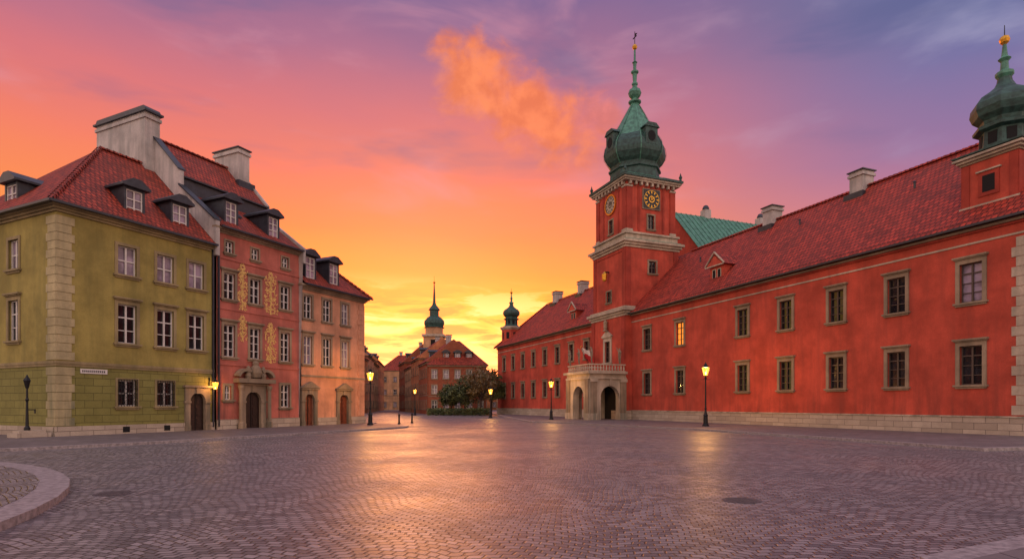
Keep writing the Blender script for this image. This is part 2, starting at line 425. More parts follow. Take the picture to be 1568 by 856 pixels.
# ---- salmon house
OR=OL+vL*8.72
h=House('salmon_townhouse',OR,aL); W2=7.0
cols=(1.1,3.1,5.7)
ops=[(c-.3,c+.3,11.4,12.15) for c in cols]+[(c-.42,c+.42,8.45,10.1) for c in cols]+[(c-.42,c+.42,4.75,6.8) for c in cols]+[(.75,1.25,2.0,2.9),(5.3,6.1,1.5,3.1),(2.15,3.65,0,2.9)]
h.facade(.18,W2,.0,12.6,ops,'pink')
for c in cols:
    h.window(c,11.4,12.15,.6,jamb=.1,nh=1); h.window(c,8.45,10.1,.84,nh=2,hood=.05); h.window(c,4.75,6.8,.84,nh=3,hood=.1)
h.window(1.0,2.0,2.9,.5,jamb=.15,nh=1); h.window(5.7,1.5,3.1,.8,jamb=.15,nh=2)
h.trim.box(.18,W2,-.06,.02,4.2,4.32,'pink'); h.trim.box(.18,W2,-.05,.02,7.75,7.87,'pink'); h.trim.box(.18,W2,-.06,.02,10.95,11.07,'pink')
plinth(h,.18,W2,.75,[(1.75,4.05)])
door(h,2.9,1.3,2.55,surround=.4,mat='trim')
for sx in (-1,1):
    h.extra.lathe(2.9+sx*1.15,-.3,[(.2,0),(.2,.5),(.13,.55),(.12,2.6),(.19,2.8),(.19,2.95)],12,'trim',smooth=False)
h.trim.box(1.4,4.4,-.55,.0,3.12,3.4,'trim')
def arcband(mb,cx,cz,r,a0,a1,w,y0,y1,mat,n=10):
    for i in range(n):
        t1=a0+(a1-a0)*i/n;t2=a0+(a1-a0)*(i+1)/n
        p=[(cx+r*math.cos(t1),cz+r*math.sin(t1)),(cx+r*math.cos(t2),cz+r*math.sin(t2)),(cx+(r-w)*math.cos(t2),cz+(r-w)*math.sin(t2)),(cx+(r-w)*math.cos(t1),cz+(r-w)*math.sin(t1))]
        mb.prismy(p[::-1],y0,y1,mat)
arcband(h.extra,2.1,3.3,.75,R(60),R(160),.18,-.5,-.05,'trim'); arcband(h.extra,3.7,3.3,.75,R(20),R(120),.18,-.5,-.05,'trim')
h.extra.lathe(2.9,-.3,[(.1,3.4),(.32,3.5),(.4,3.8),(.34,4.1),(.18,4.3),(.22,4.45),(.1,4.6)],10,'trim',smooth=True)
for sx in (-1,1): h.extra.lathe(2.9+sx*.6,-.32,[(.16,3.4),(.2,3.6),(.14,3.8),(.17,3.95),(.12,4.15),(.02,4.25)],9,'trim',smooth=True)
def ribbon(mb,pts,w,y,mat):
    for i in range(len(pts)-1):
        (x0,z0),(x1,z1)=pts[i],pts[i+1]
        dx,dz=x1-x0,z1-z0; L=math.hypot(dx,dz) or 1; ww=w*(1-.6*i/len(pts))
        nx,nz=-dz/L*ww/2,dx/L*ww/2
        mb.poly([(x0-nx,y,z0-nz),(x1-nx,y,z1-nz),(x1+nx,y,z1+nz),(x0+nx,y,z0+nz)],mat)
def swirl(mb,cx,z0,z1,hw,y=-.012):
    n=int((z1-z0)/.3)
    for i in range(n):
        zc=z0+(i+.5)*(z1-z0)/n; s_=random.uniform(.5,1.2)
        for sx in (-1,1):
            pts=[]; q=random.uniform(.8,1.1); ph=random.uniform(1.6,3.4)
            for k in range(15):
                t=k/14; a=t*5.2; r=hw*.55*(1-t*.8)*s_*q
                pts.append((cx+sx*(hw*.42+r*math.cos(a+ph)),zc+r*math.sin(a+ph)*.9*(1 if i%2 else -1)))
            ribbon(mb,pts,.075,y-random.random()*.006,'ochre')
            for k in range(4):
                a=random.random()*6; rr=hw*random.uniform(.1,1); px_=cx+sx*rr; pz_=zc+random.uniform(-.2,.2)
                ribbon(mb,[(px_,pz_),(px_+.08*math.cos(a),pz_+.08*math.sin(a)),(px_+.16*math.cos(a+.5),pz_+.16*math.sin(a+.5))],.07,y-.009-.001*k,'ochre')
        ribbon(mb,[(cx-.05,zc-.2),(cx+.05,zc-.08),(cx-.05,zc+.08),(cx+.04,zc+.2)],.11,y-.015,'ochre')
    for k in range(10):
        a=2*math.pi*k/10; zc=z1+.1; ribbon(mb,[(cx+.08*math.cos(a),zc+.08*math.sin(a)),(cx+.22*math.cos(a),zc+.26*math.sin(a))],.07,y-.01,'ochre')
swirl(h.extra,2.1,7.95,10.6,.36); swirl(h.extra,4.4,7.95,10.5,.6); swirl(h.extra,4.4,4.6,7.0,.45); swirl(h.extra,2.1,6.0,7.2,.3)
h.cornice(.2,W2-.05,12.55,'trim',((.08,.1),(.2,.1),(.32,.12)))
pr=[(-.45,12.88),(3.2,15.55),(3.2,16.5),(6.2,19.6),(12.4,12.9)]
for a,b in zip(pr,pr[1:]):
    h.roof.poly([(.18,a[0],a[1]),(W2,a[0],a[1]),(W2,b[0],b[1]),(.18,b[0],b[1])],'tile2' if abs(a[0]-b[0])>.01 else 'slate')
h.roof.box(.18,W2,3.0,3.3,16.45,16.56,'slate')
h.wall.poly([(W2,y,z) for y,z in [(0,0)]+pr+[(12,0)]],'chim'); h.wall.poly([(0.2,12,0),(0.2,12,12.9),(W2,12,12.9),(W2,12,0)],'chim')
h.wall.prismx([(-.45,12.0)]+[(p[0],p[1]+.22) for p in pr]+[(12.4,12)],W2-.02,W2+.22,'chim')
ridgecap(h.roof,(.2,6.2,19.62),(W2,6.2,19.62))
gutter(h,.2,W2,-.45,12.92)
h.dormer(1.55,.35,13.25,14.95,1.05,2.4); h.dormer(5.0,.35,13.25,14.95,1.05,2.4)
h.extra.prismx([(1.7,14.53),(2.3,14.97),(2.3,15.07),(1.7,14.63)],2.9,3.5,'slate'); h.extra.poly([(2.95,1.76,14.69),(3.45,1.76,14.69),(3.45,2.24,15.04),(2.95,2.24,15.04)],'glass2')
chimney(h.extra,5.9,6.9,5.0,7.6,18,21.1)
h.extra.box(5.9,6.9,5.0,7.6,16,18,'chim')
h.extra.box(.22,.32,-.14,-.03,.3,12.6,'slate')
h.finish()
# ---- peach house
OC=OL+vL*15.74
h=House('peach_townhouse',OC,aL); W3=7.25
cols=(.85,2.85,4.9)
ops=[(c-.42,c+.42,8.1,9.8) for c in cols]+[(c-.42,c+.42,4.7,6.8) for c in cols]+[(.45,1.45,0,2.7),(4.15,5.25,0,2.7)]
h.facade(.22,W3,0,10.5,ops,'cream')
for c in cols: h.window(c,8.1,9.8,.84,nh=2,glass=gl()); h.window(c,4.7,6.8,.84,nh=2,hood=.12,glass=gl())
plinth(h,.25,W3+.08,.7,[(.25,1.8),(3.85,5.55)])
door(h,.98,1.0,2.5,'woodb',.28); door(h,4.7,1.1,2.5,'woodb',.28)
for c in (.98,4.7): h.extra.prismy([(c-.95,2.93),(c+.95,2.93),(c,3.4)],-.3,.0,'trim')
h.trim.box(.25,W3+.06,-.06,.02,3.75,3.9,'trim'); h.cornice(.25,W3,10.2,'trim')
h.quoins(W3,-1,.75,10.1,'cream')
h.setM(RZ(math.pi/2,(W3,0,0)))
h.facade(0,9,0,10.5,[(2,2.9,8.1,9.8),(5.5,6.4,8.1,9.8),(2,2.9,4.7,6.8),(5.5,6.4,4.7,6.8)],'cream')
for c in (2.45,5.95): h.window(c,8.1,9.8,.9); h.window(c,4.7,6.8,.9)
h.setM(Matrix.Identity(4))
e=10.6
h.roof.poly([(.22,-.45,e),(W3+.45,-.45,e),(W3-3.2,4.5,15),(.22,4.5,15)],'tile2')
h.roof.poly([(W3+.45,-.45,e),(W3+.45,9.45,e),(W3-3.2,4.5,15)],'tile2')
h.roof.poly([(W3+.45,9.45,e),(.22,9.45,e),(.22,4.5,15),(W3-3.2,4.5,15)],'tile2')
h.roof.poly([(.22,-.45,e-.01),(.22,9.45,e-.01),(W3+.45,9.45,e-.01),(W3+.45,-.45,e-.01)],'trim')
h.wall.poly([(.22,9,0),(.22,9,10.5),(W3,9,10.5),(W3,9,0)],'cream')
ridgecap(h.roof,(W3+.45,-.45,e+.02),(W3-3.2,4.5,15.02)); gutter(h,.25,W3+.5,-.45,e+.03)
h.dormer(1.35,.2,11.1,12.9,1.15,2.6,glass='glass2'); h.dormer(3.85,.2,11.1,12.9,1.15,2.4)
h.finish()
# ================================================================ CASTLE
CO=Vector((25.6,29.4,0)); aC=math.atan2(-.928,.371)
h=House('royal_castle',CO,aC)
ws=[2.4,6.5,10.6,14.8,19.1,27,32.2]
wl=[44.7+3.95*i for i in range(8)]
def cops(l): 
    r=[]
    for s_ in l: r+=[(-s_-.56,-s_+.56,7.2,9.3),(-s_-.56,-s_+.56,2.75,4.85)]
    return r
h.facade(-35,1,0,11.2,cops(ws),'red'); h.facade(-75.5,-42,0,11.2,cops(wl),'red')
for i,s_ in enumerate(ws+wl):
    lit=(s_==27)
    h.window(-s_,7.2,9.3,1.12,'dframe','glow' if lit else ('glass2' if i in (0,) else 'glass'),'trim',hood=.1,jamb=.2,nh=3,proud=.08,bars=1)
    h.window(-s_,2.75,4.85,1.12,'dframe','glass','trim',hood=.1,jamb=.2,nh=3,proud=.08)
for a,b in ((-34.98,1.05),(-75.55,-42.02)):
    h.trim.box(a,b,-.12,.02,0,1.02,'ashlar'); h.trim.box(a,b,-.17,.02,1.02,1.1,'stone')
    h.trim.box(a,b,-.05,.02,10.28,10.38,'stone')
    h.trim.box(a,b,-.12,.02,10.85,10.97,'red2'); h.trim.box(a,b,-.25,.02,10.97,11.1,'trim')
h.quoins(1.04,-1,1.15,10.2,h=.5,l=(1.55,1.35)) 
h.setM(RZ(math.pi/2,(1,0,0)))
h.facade(0,13.6,0,11.2,[(3,4.1,7.2,9.3),(8,9.1,7.2,9.3)],'red'); h.window(3.55,7.2,9.3,1.1,'dframe'); h.window(8.55,7.2,9.3,1.1,'dframe')
h.quoins(-.04,1,1.15,10.2,h=.5,l=(1.55,1.35)); h.trim.box(-.05,13.6,-.12,.02,0,1.02,'ashlar')
h.setM(RZ(-math.pi/2,(-75.5,0,0))); h.facade(-13.6,0,0,11.2,[],'red'); h.setM(Matrix.Identity(4))
h.wall.poly([(-75.5,13.6,0),(-75.5,13.6,11.2),(1,13.6,11.2),(1,13.6,0)],'red')
e=11.22;rz=18.15;x1=1.45;x0=-75.95;ry=6.8;yb=14.05
h.roof.poly([(x0,-.45,e),(x1,-.45,e),(-3,ry,rz),(-70.2,ry,rz)],'tile'); h.roof.poly([(x1,-.45,e),(x1,yb,e),(-3,ry,rz)],'tile')
h.roof.poly([(x1,yb,e),(x0,yb,e),(-70.2,ry,rz),(-3,ry,rz)],'tile'); h.roof.poly([(x0,yb,e),(x0,-.45,e),(-70.2,ry,rz)],'tile')
h.roof.poly([(x0,-.45,e-.01),(x0,yb,e-.01),(x1,yb,e-.01),(x1,-.45,e-.01)],'trim')
ridgecap(h.roof,(-34,ry,rz+.02),(-3,ry,rz+.02),.15,'tile'); ridgecap(h.roof,(-70.2,ry,rz+.02),(-42,ry,rz+.02),.15,'tile'); ridgecap(h.roof,(x0,-.45,e+.02),(-70.2,ry,rz+.02),.15,'tile')
gutter(h,-34.9,x1,-.45,e+.02); gutter(h,x0,-42.05,-.45,e+.02)
for i in range(int(36/.3)):
    x=-34.8+i*.3; h.roof.poly([(x,-.5,e+.03),(x+.26,-.5,e+.03),(x+.26,-.3,e+.26),(x+.13,-.3,e+.3),(x,-.3,e+.26)],'tile')
for s_ in (14,22.7): chimney(h.extra,-s_-.55,-s_+.55,6.2,7.4,17.2,19.45)
for s_ in (58,66.4): chimney(h.extra,-s_-.6,-s_+.6,6.2,7.4,17.2,19.6)
for s_,y in ((8.5,4.6),(18.0,4.9),(29.5,4.4)):
    z=11.22+(y+.45)*.956; h.extra.lathe(-s_,y,[(.07,z-.2),(.07,z+.35),(.12,z+.38),(.02,z+.48)],8,'slate')
h.extra.lathe(-5.3,ry,[(.02,rz),(.012,rz+1.3)],6,'iron')
for s_ in (23.6,50.6):
    x=-s_; y=1.3; a,b=x-.85,x+.85
    h.extra.box(a,b,y,y+3.2,12.2,13.9,'red'); h.extra.box(a-.1,b+.1,y-.12,y+.1,12.25,12.4,'stone')
    h.extra.prismy([(a-.3,13.9),(b+.3,13.9),(x,14.95)],y-.22,y+4,'tile')
    h.extra.prismy([(a-.15,13.93),(b+.15,13.93),(x,14.72)],y-.27,y-.225,'red')
    for p,q in (((a-.32,13.9),(x,15.0)),((x,15.0),(b+.32,13.9))):
        h.extra.prismy([p,q,(q[0],q[1]+.12),(p[0],p[1]+.12)],y-.34,y-.2,'stone')
    h.extra.box(a-.3,b+.3,y-.34,y-.28,13.8,13.9,'stone')
    for xx in (x-.32,x+.32): h.extra.box(xx-.16,xx+.16,y-.03,y-.01,12.55,13.55,'black'); h.extra.box(xx-.24,xx+.24,y-.02,y-.002,12.5,13.63,'stone')
# copper wing behind
h.wall.prismy([(-56,0),(-38,0),(-38,17),(-47,26.9),(-56,17)],14.3,34,'red')
h.roof.poly([(-37.6,14,16.8),(-37.6,34.3,16.8),(-47,34.3,27.3),(-47,14,27.3)],'copper'); h.roof.poly([(-47,14,27.3),(-47,34.3,27.3),(-56.4,34.3,16.8),(-56.4,14,16.8)],'copper')
for k in range(26):
    y=14+.8*k; h.roof.prismy([(-37.6,16.81),(-47,27.31),(-47,27.4),(-37.6,16.9)],y,y+.06,'copper')
for y in (19.5,29.2):
    h.extra.box(-47.8,-46.8,y,y+1,26,28.3,'chim'); h.extra.lathe(-47.3,y+.5,[(.45,28.3),(.5,28.5),(.3,28.9),(.1,29.0)],10,'slate')
# ---- clock tower
tx,ty=-38.5,2.7
def tower_stage(z0,z1,hw,ops_f,ops_r,mat='red'):
    h.setM(Matrix.Translation((tx,ty-hw,0))); h.facade(-hw,hw,z0,z1,ops_f,mat,.3)
    h.setM(RZ(math.pi/2,(tx+hw,ty,0))); h.facade(-hw,hw,z0,z1,ops_r,mat,.3)
    h.setM(RZ(math.pi,(tx,ty+hw,0))); h.facade(-hw,hw,z0,z1,[],mat,.3)
    h.setM(RZ(-math.pi/2,(tx-hw,ty,0))); h.facade(-hw,hw,z0,z1,ops_r,mat,.3)
    h.setM(Matrix.Identity(4))
def ring(z0,z1,hw,mat): h.trim.box(tx-hw,tx+hw,ty-hw,ty+hw,z0,z1-.003,mat)
def onface(face,hw):
    h.setM(Matrix.Translation((tx,ty-hw,0)) if face=='f' else (RZ(math.pi/2,(tx+hw,ty,0)) if face=='r' else RZ(-math.pi/2,(tx-hw,ty,0))))
A=3.5;B=3.35;C=3.08
tower_stage(0,11.3,A,[(-.55,.55,6.3,8.6),(-.9,.9,0,3.2)],[])
onface('f',A); h.window(0,6.3,8.6,1.1,'dframe','glass','stone',jamb=.3,hood=.15,nh=3,proud=.1); h.extra.box(-.9,.9,.3,.4,0,3.2,'wood')
h.trim.prismy([(-1.1,9.15),(1.1,9.15),(0,9.8)],-.22,.0,'stone')
for sx in (-1,1): h.trim.box(sx*(A-.35)-.35,sx*(A-.35)+.35,-.08,.02,1.1,11.0,'red2')
h.trim.box(-A-.02,-.92,-.12,.02,0,1.05,'ashlar'); h.trim.box(.92,A+.02,-.12,.02,0,1.05,'ashlar')
h.extra.lathe(0,-.3,[(.3,9.75),(.26,9.85),(.16,9.9),(.22,10.1),(.2,10.5),(.24,10.75),(.1,10.9),(.12,11.0),(.02,11.1)],10,'trim',smooth=True)
onface('r',A); h.trim.box(-A,-2.72,-.1,.02,0,1.05,'ashlar')
h.setM(Matrix.Identity(4))
ring(11.05,11.3,A+.1,'stone'); ring(11.3,11.55,A+.25,'stone'); ring(11.55,11.85,A+.45,'stone'); ring(11.85,12.05,A+.15,'stone')
tower_stage(12.0,18.6,B,[(-.45,.45,12.9,14.1)],[(-.45,.45,15.7,17.0)])
onface('f',B); h.window(0,12.9,14.1,.9,'dframe','glass','trim',jamb=.15,nh=1)
for sx in (-1,1): h.trim.box(sx*(B-.3)-.3,sx*(B-.3)+.3,-.07,.02,12.05,18.3,'red2')
h.trim.box(-2.6,2.6,-.05,.02,17.9,18.05,'red2')
h.trim.box(-.1,.1,-.5,.0,16.2,16.3,'iron'); h.extra.lathe(0,-.55,[(.12,15.2),(.22,15.35),(.3,16.0),(.1,16.25)],6,'gold')
onface('r',B); h.window(0,15.7,17.0,.9,'dframe','glass','trim',jamb=.18,nh=1)
for sx in (-1,1): h.trim.box(sx*(B-.3)-.3,sx*(B-.3)+.3,-.07,.02,12.05,18.3,'red2')
h.setM(Matrix.Identity(4))
ring(18.3,18.55,B+.12,'stone'); ring(18.55,18.8,B+.3,'stone'); ring(18.8,19.05,B+.5,'stone'); ring(19.05,19.2,B+.2,'copper'); ring(19.2,19.75,B-.05,'stone'); ring(19.75,19.95,B+.12,'stone')
tower_stage(19.9,25.4,C,[(-.4,.4,20.5,22.0)],[(-.4,.4,20.5,22.0)])
for fc in ('f','r','l'):
    onface(fc,C)
    h.window(0,20.5,22.0,.8,'dframe','glass','trim',jamb=.16,nh=2)
    for sx in (-1,1):
        h.trim.box(sx*(C-.32)-.33,sx*(C-.32)+.33,-.12,.02,20.3,24.75,'red2')
        h.trim.box(sx*(C-.32)-.38,sx*(C-.32)+.38,-.17,.02,19.96,20.3,'stone'); h.trim.box(sx*(C-.32)-.38,sx*(C-.32)+.38,-.17,.02,24.75,24.95,'stone')
        h.trim.box(sx*1.55-.12,sx*1.55+.12,-.07,.02,20.2,24.9,'red2')
    for k in range(9): 
        xx=-C+.35+k*(2*C-.7)/8; h.trim.box(xx-.12,xx+.12,-.36,.0,25.0,25.36,'stone')
    if fc=='r':
        h.extra.box(-1.12,1.12,-.12,-.01,22.6,24.8,'trim'); h.extra.box(-1.02,1.02,-.15,-.12,22.7,24.7,'clockred'); col='gold'; y=-.165
    else:
        arcband(h.extra,0,23.7,1.12,0,2*math.pi,.14,-.16,-.01,'gold',24)
        h.extra.prismy([(.99*math.cos(2*math.pi*k/24),23.7+.99*math.sin(2*math.pi*k/24)) for k in range(24)],-.12,-.02,'stone'); col='clockred'; y=-.135
    for k in range(12):
        a=2*math.pi*k/12; c_,s_=math.cos(a),math.sin(a)
        p=[(.62*c_-.05*s_,.62*s_+.05*c_),(.62*c_+.05*s_,.62*s_-.05*c_),(.88*c_+.06*s_,.88*s_-.06*c_),(.88*c_-.06*s_,.88*s_+.06*c_)]
        h.extra.prismy([(q[0],23.7+q[1]) for q in p],y,y+.02,col)
    arcband(h.extra,0,23.7,.95,0,2*math.pi,.04,y,y+.02,col,24); arcband(h.extra,0,23.7,.36,0,2*math.pi,.1,y,y+.02,col,16)
    for a,L,w in ((R(35),.72,.09),(R(100),.5,.12)):
        c_,s_=math.cos(a),math.sin(a); p=[(-.1*c_-w*s_/2,-.1*s_+w*c_/2),(-.1*c_+w*s_/2,-.1*s_-w*c_/2),(L*c_,L*s_)]
        h.extra.prismy([(q[0],23.7+q[1]) for q in p],y-.03,y-.01,col)
h.setM(Matrix.Identity(4))
ring(25.36,25.55,C+.42,'stone'); ring(25.55,25.75,C+.55,'stone'); ring(25.75,25.95,C+.68,'copperd')
for k in range(4):
    h.setM(Matrix.Translation((tx,ty,0))@Matrix.Rotation(k*math.pi/2,4,'Z'))
    h.roof.poly([(-C-.7,-C-.7,25.96),(C+.7,-C-.7,25.96),(2.3,-2.3,26.7),(-2.3,-2.3,26.7)],'copper')
    h.roof.lathe(C+.45,C+.45,[(.16,25.95),(.12,26.2),(.2,26.4),(.1,26.6),(.02,26.9)],8,'copperd')
h.setM(Matrix.Identity(4))
o8=R(22.5)
h.roof.lathe(tx,ty,[(2.8,26.5),(2.75,27.5),(2.95,27.6),(2.95,27.8),(2.7,27.9),(2.75,28.2),(3.1,28.55),(3.42,29.1),(3.5,29.6)],8,'copperd',o8)
h.roof.lathe(tx,ty,[(3.5,29.6),(3.38,30.3),(3.05,30.9),(2.85,31.15)],8,'copperd',o8)
h.roof.lathe(tx,ty,[(2.85,31.15),(2.75,31.3),(2.3,32.1),(1.6,33.3),(1.0,34.4),(.55,35.2),(.42,35.5)],8,'copper',o8)
for k in range(8):
    a=o8+2*math.pi*k/8
    pf=[(2.7,28.0),(3.1,28.5),(3.42,29.05),(3.52,29.6),(3.4,30.3),(3.07,30.9),(2.77,31.3),(2.32,32.1),(1.62,33.3),(1.02,34.4),(.5,35.3)]
    for (r1,z1),(r2,z2) in zip(pf,pf[1:]):
        c_,s_=math.cos(a),math.sin(a); d=.06
        h.roof.poly([(tx+(r1+.05)*c_-d*s_,ty+(r1+.05)*s_+d*c_,z1),(tx+(r1+.05)*c_+d*s_,ty+(r1+.05)*s_-d*c_,z1),(tx+(r2+.05)*c_+d*s_,ty+(r2+.05)*s_-d*c_,z2),(tx+(r2+.05)*c_-d*s_,ty+(r2+.05)*s_+d*c_,z2)],'copper')
h.roof.lathe(tx,ty,[(.42,35.4),(.7,35.55),(.72,35.7),(.4,35.8),(.35,36.0),(.62,36.3),(.74,36.65),(.62,37.0),(.3,37.2),(.25,37.5),(.34,37.6),(.34,37.75),(.2,37.9),(.26,38.8),(.42,38.95),(.42,39.1),(.16,39.25),(.2,40.0),(.3,40.1),(.12,40.25),(.1,41.6)],12,'copper',smooth=True)
h.roof.lathe(tx,ty,[(.06,41.5),(.22,41.65),(.3,41.85),(.22,42.05),(.05,42.2)],10,'gold',smooth=True); h.roof.lathe(tx,ty,[(.04,42.2),(.03,43.6)],6,'iron')
h.roof.box(tx-.35,tx+.35,ty-.03,ty+.03,42.9,43.0,'iron'); h.roof.prismy([(tx,43.0),(tx+.5,43.15),(tx,43.4)],ty-.015,ty+.015,'iron')
for fc in ('f','r','l'):
    onface(fc,2.95)
    h.roof.box(-.75,.75,-.3,1.3,29.7,31.5,'copperd')
    h.roof.prismy([(.48*math.cos(2*math.pi*k/14),30.55+.58*math.sin(2*math.pi*k/14)) for k in range(14)],-.33,-.29,'black'); h.roof.prismy([(-.95,31.5),(.95,31.5),(.5,31.95),(-.5,31.95)],-.42,1.5,'copperd')
h.setM(Matrix.Identity(4))
def turret(cx,cy,z0,z1,c,k,sq=True):
    if sq:
        h.wall.box(cx-c,cx+c,cy-c,cy+c,z0,z1,'red')
        for q,dz in ((.08,-.35),(.2,-.22),(.34,-.08)): h.trim.box(cx-c-q,cx+c+q,cy-c-q,cy+c+q,z1+dz+.2,z1+dz+.317,'stone' if q>.1 else 'trim')
        h.trim.box(cx-c-.36,cx+c+.36,cy-c-.36,cy+c+.36,z1+.3,z1+.38,'copperd')
        for M_ in (Matrix.Translation((cx,cy-c,0)),RZ(math.pi/2,(cx+c,cy,0)),RZ(-math.pi/2,(cx-c,cy,0))):
            h.setM(M_)
            zc=(z0+z1)/2+.35; h.trim.box(-.5,.5,-.06,.01,zc-.7,zc+.6,'red2'); h.extra.box(-.3,.3,-.07,-.06,zc-.5,zc+.4,'black'); h.trim.box(-.6,.6,-.12,.01,zc+.62,zc+.7,'stone')
            for sx in (-1,1): h.trim.box(sx*(c-.2)-.2,sx*(c-.2)+.2,-.05,.01,z0,z1-.2,'red2')
        h.setM(Matrix.Identity(4))
        h.trim.box(cx-c-.1,cx+c+.1,cy-c-.1,cy+c+.1,z0+.85,z0+1.0,'stone')
    else:
        h.wall.lathe(cx,cy,[(c,z0),(c,z1)],8,'red',o8); h.trim.lathe(cx,cy,[(c+.05,z1-.3),(c+.3,z1),(c+.3,z1+.2),(c,z1+.3)],8,'stone',o8)
        for j in range(8):
            a=o8+math.pi/8+2*math.pi*j/8; h.setM(Matrix.Translation((cx,cy,0))@Matrix.Rotation(a+math.pi/2,4,'Z')); h.extra.box(-.25,.25,-c*.925-.03,-c*.9,z1-1.8,z1-.7,'black')
        h.setM(Matrix.Identity(4))
    z=z1+.35
    h.roof.lathe(cx,cy,[(1.5*k,z),(1.2*k,z+.25*k),(1.15*k,z+.3*k),(1.1*k,z+1.15*k),(1.4*k,z+1.25*k),(1.42*k,z+1.4*k),(1.1*k,z+1.55*k),(1.15*k,z+1.75*k),(1.42*k,z+2.0*k),(1.55*k,z+2.35*k),(1.5*k,z+2.7*k),(1.25*k,z+3.05*k),(.8*k,z+3.35*k),(.5*k,z+3.6*k),(.35*k,z+3.9*k),(.3*k,z+4.2*k)],8 if k>.9 else 12,'copperd',o8)
    for j in range(8):
        a=o8+math.pi/8+2*math.pi*j/8; h.setM(Matrix.Translation((cx,cy,0))@Matrix.Rotation(a+math.pi/2,4,'Z')); h.roof.box(-.22*k,.22*k,-1.07*k,-1.0*k,z+.4*k,z+1.05*k,'black')
    h.setM(Matrix.Identity(4))
    h.roof.lathe(cx,cy,[(.3*k,z+4.1*k),(.42*k,z+4.25*k),(.42*k,z+4.4*k),(.2*k,z+4.55*k),(.17*k,z+5.0*k),(.3*k,z+5.15*k),(.15*k,z+5.3*k),(.08*k,z+6.0*k)],10,'copper',smooth=True)
    h.roof.lathe(cx,cy,[(.05*k,z+5.9*k),(.2*k,z+6.05*k),(.25*k,z+6.2*k),(.2*k,z+6.35*k),(.05*k,z+6.45*k)],10,'gold',smooth=True); h.roof.lathe(cx,cy,[(.03,z+6.4*k),(.02,z+7*k)],6,'iron')
turret(-2.1,2.35,11.6,15.1,1.35,1.0)
turret(-74,1.9,0,14.4,1.6,.92,False)
# ---- portal
px0,px1,py0,py1=-39.6,-34.7,-5.2,-.8
h.trim.arch(px0+.0,px1,.0,4.3,(px0+px1)/2,2.3,3.6,py0,py0+.7,'stone')
h.setM(RZ(math.pi/2,(px1,0,0))); h.trim.arch(py0+.703,py1-.13,0,4.3,(py0+py1)/2+.2,2.2,3.6,0.003,.7,'stone')
h.setM(RZ(-math.pi/2,(px0,0,0))); h.trim.arch(.93,4.49,0,4.3,2.7,2.2,3.6,0.003,.7,'stone')
h.setM(Matrix.Identity(4))
h.trim.box(px0-.15,px1+.15,py0-.15,py1-.12,4.3,4.5,'stone'); h.trim.box(px0-.05,px1+.05,py0-.05,py1-.12,4.5,4.85,'stone'); h.trim.box(px0-.35,px1+.35,py0-.35,py1-.12,4.85,5.1,'stone')
for x in (px0+.35,px1-.35):
    h.trim.box(x-.32,x+.32,py0-.22,py0-.003,0,4.3,'trim'); h.trim.box(x-.4,x+.4,py0-.3,py0-.004,0,.8,'stone')
for y in (py0+.4,py1-.5):
    h.trim.box(px1+.003,px1+.22,y-.32,y+.32,0,4.3,'trim'); h.trim.box(px1+.004,px1+.3,y-.4,y+.4,0,.8,'stone'); h.trim.box(px1+.004,px1+.3,y-.4,y+.4,4.0,4.3,'stone')
h.trim.box(px1+.004,px1+.12,py0+2.25,py0+2.55,3.6,4.3,'stone')
h.extra.box(px0+.1,px1-.1,py1-.11,py1-.09,0,4.2,'black')
for a,b,c,d in ((px0,px1,py0,py0+.2),(px1-.2,px1,py0+.2,py1-.13),(px0,px0+.2,py0+.2,py1-.13)):
    h.trim.box(a,b,c,d,5.1,5.2,'stone'); h.trim.box(a,b,c,d,5.75,5.87,'stone')
n=12
for i in range(n): h.extra.lathe(px0+.2+(px1-px0-.4)*i/(n-1),py0+.1,[(.06,5.2),(.1,5.4),(.05,5.65),(.07,5.75)],8,'stone'); h.extra.lathe(px1-.1,py0+.3+(py1-py0-.6)*i/(n-1),[(.06,5.2),(.1,5.4),(.05,5.65),(.07,5.75)],8,'stone')
h.finish()
J=[(0,0,.95,.16),(0,0,1.25,.17),(0,0,1.48,.13),(0,0,1.56,.06),(0,-.02,1.68,.11),(0,-.02,1.78,.08),(.2,0,1.42,.07),(.34,-.1,1.15,.05),(.26,-.3,1.3,.04),(-.2,0,1.42,.07),(-.34,.0,1.62,.05),(-.42,-.1,1.9,.04),(.1,0,.85,.11),(.14,-.05,.45,.08),(.16,0,.05,.06),(-.1,0,.85,.11),(-.12,.04,.45,.08),(-.14,.1,.05,.06)]
Ed=[(0,1),(1,2),(2,3),(3,4),(4,5),(2,6),(6,7),(7,8),(2,9),(9,10),(10,11),(0,12),(12,13),(13,14),(0,15),(15,16),(16,17)]
for i,(x,y) in enumerate(((-39.3,-5.05),(-37.2,-5.08),(-34.85,-4.9),(-34.82,-1.6))):
    mesh=bpy.data.meshes.new('portal_statue'); mesh.from_pydata([tuple(Vector(j[:3])*.95) for j in J],Ed,[])
    o=bpy.data.objects.new('portal_statue_%d'%(i+1),mesh); scene.collection.objects.link(o); o.parent=h.e; o.location=(x,y,5.85); o.rotation_euler=(0,0,random.uniform(-.6,.6))
    o.modifiers.new('skin','SKIN')
    for k,j in enumerate(J): mesh.skin_vertices[0].data[k].radius=(j[3]*.95,j[3]*.95)
    mesh.skin_vertices[0].data[0].use_root=True
    sb=o.modifiers.new('s','SUBSURF'); sb.levels=1; sb.render_levels=1; mesh.materials.append(M['trim'])
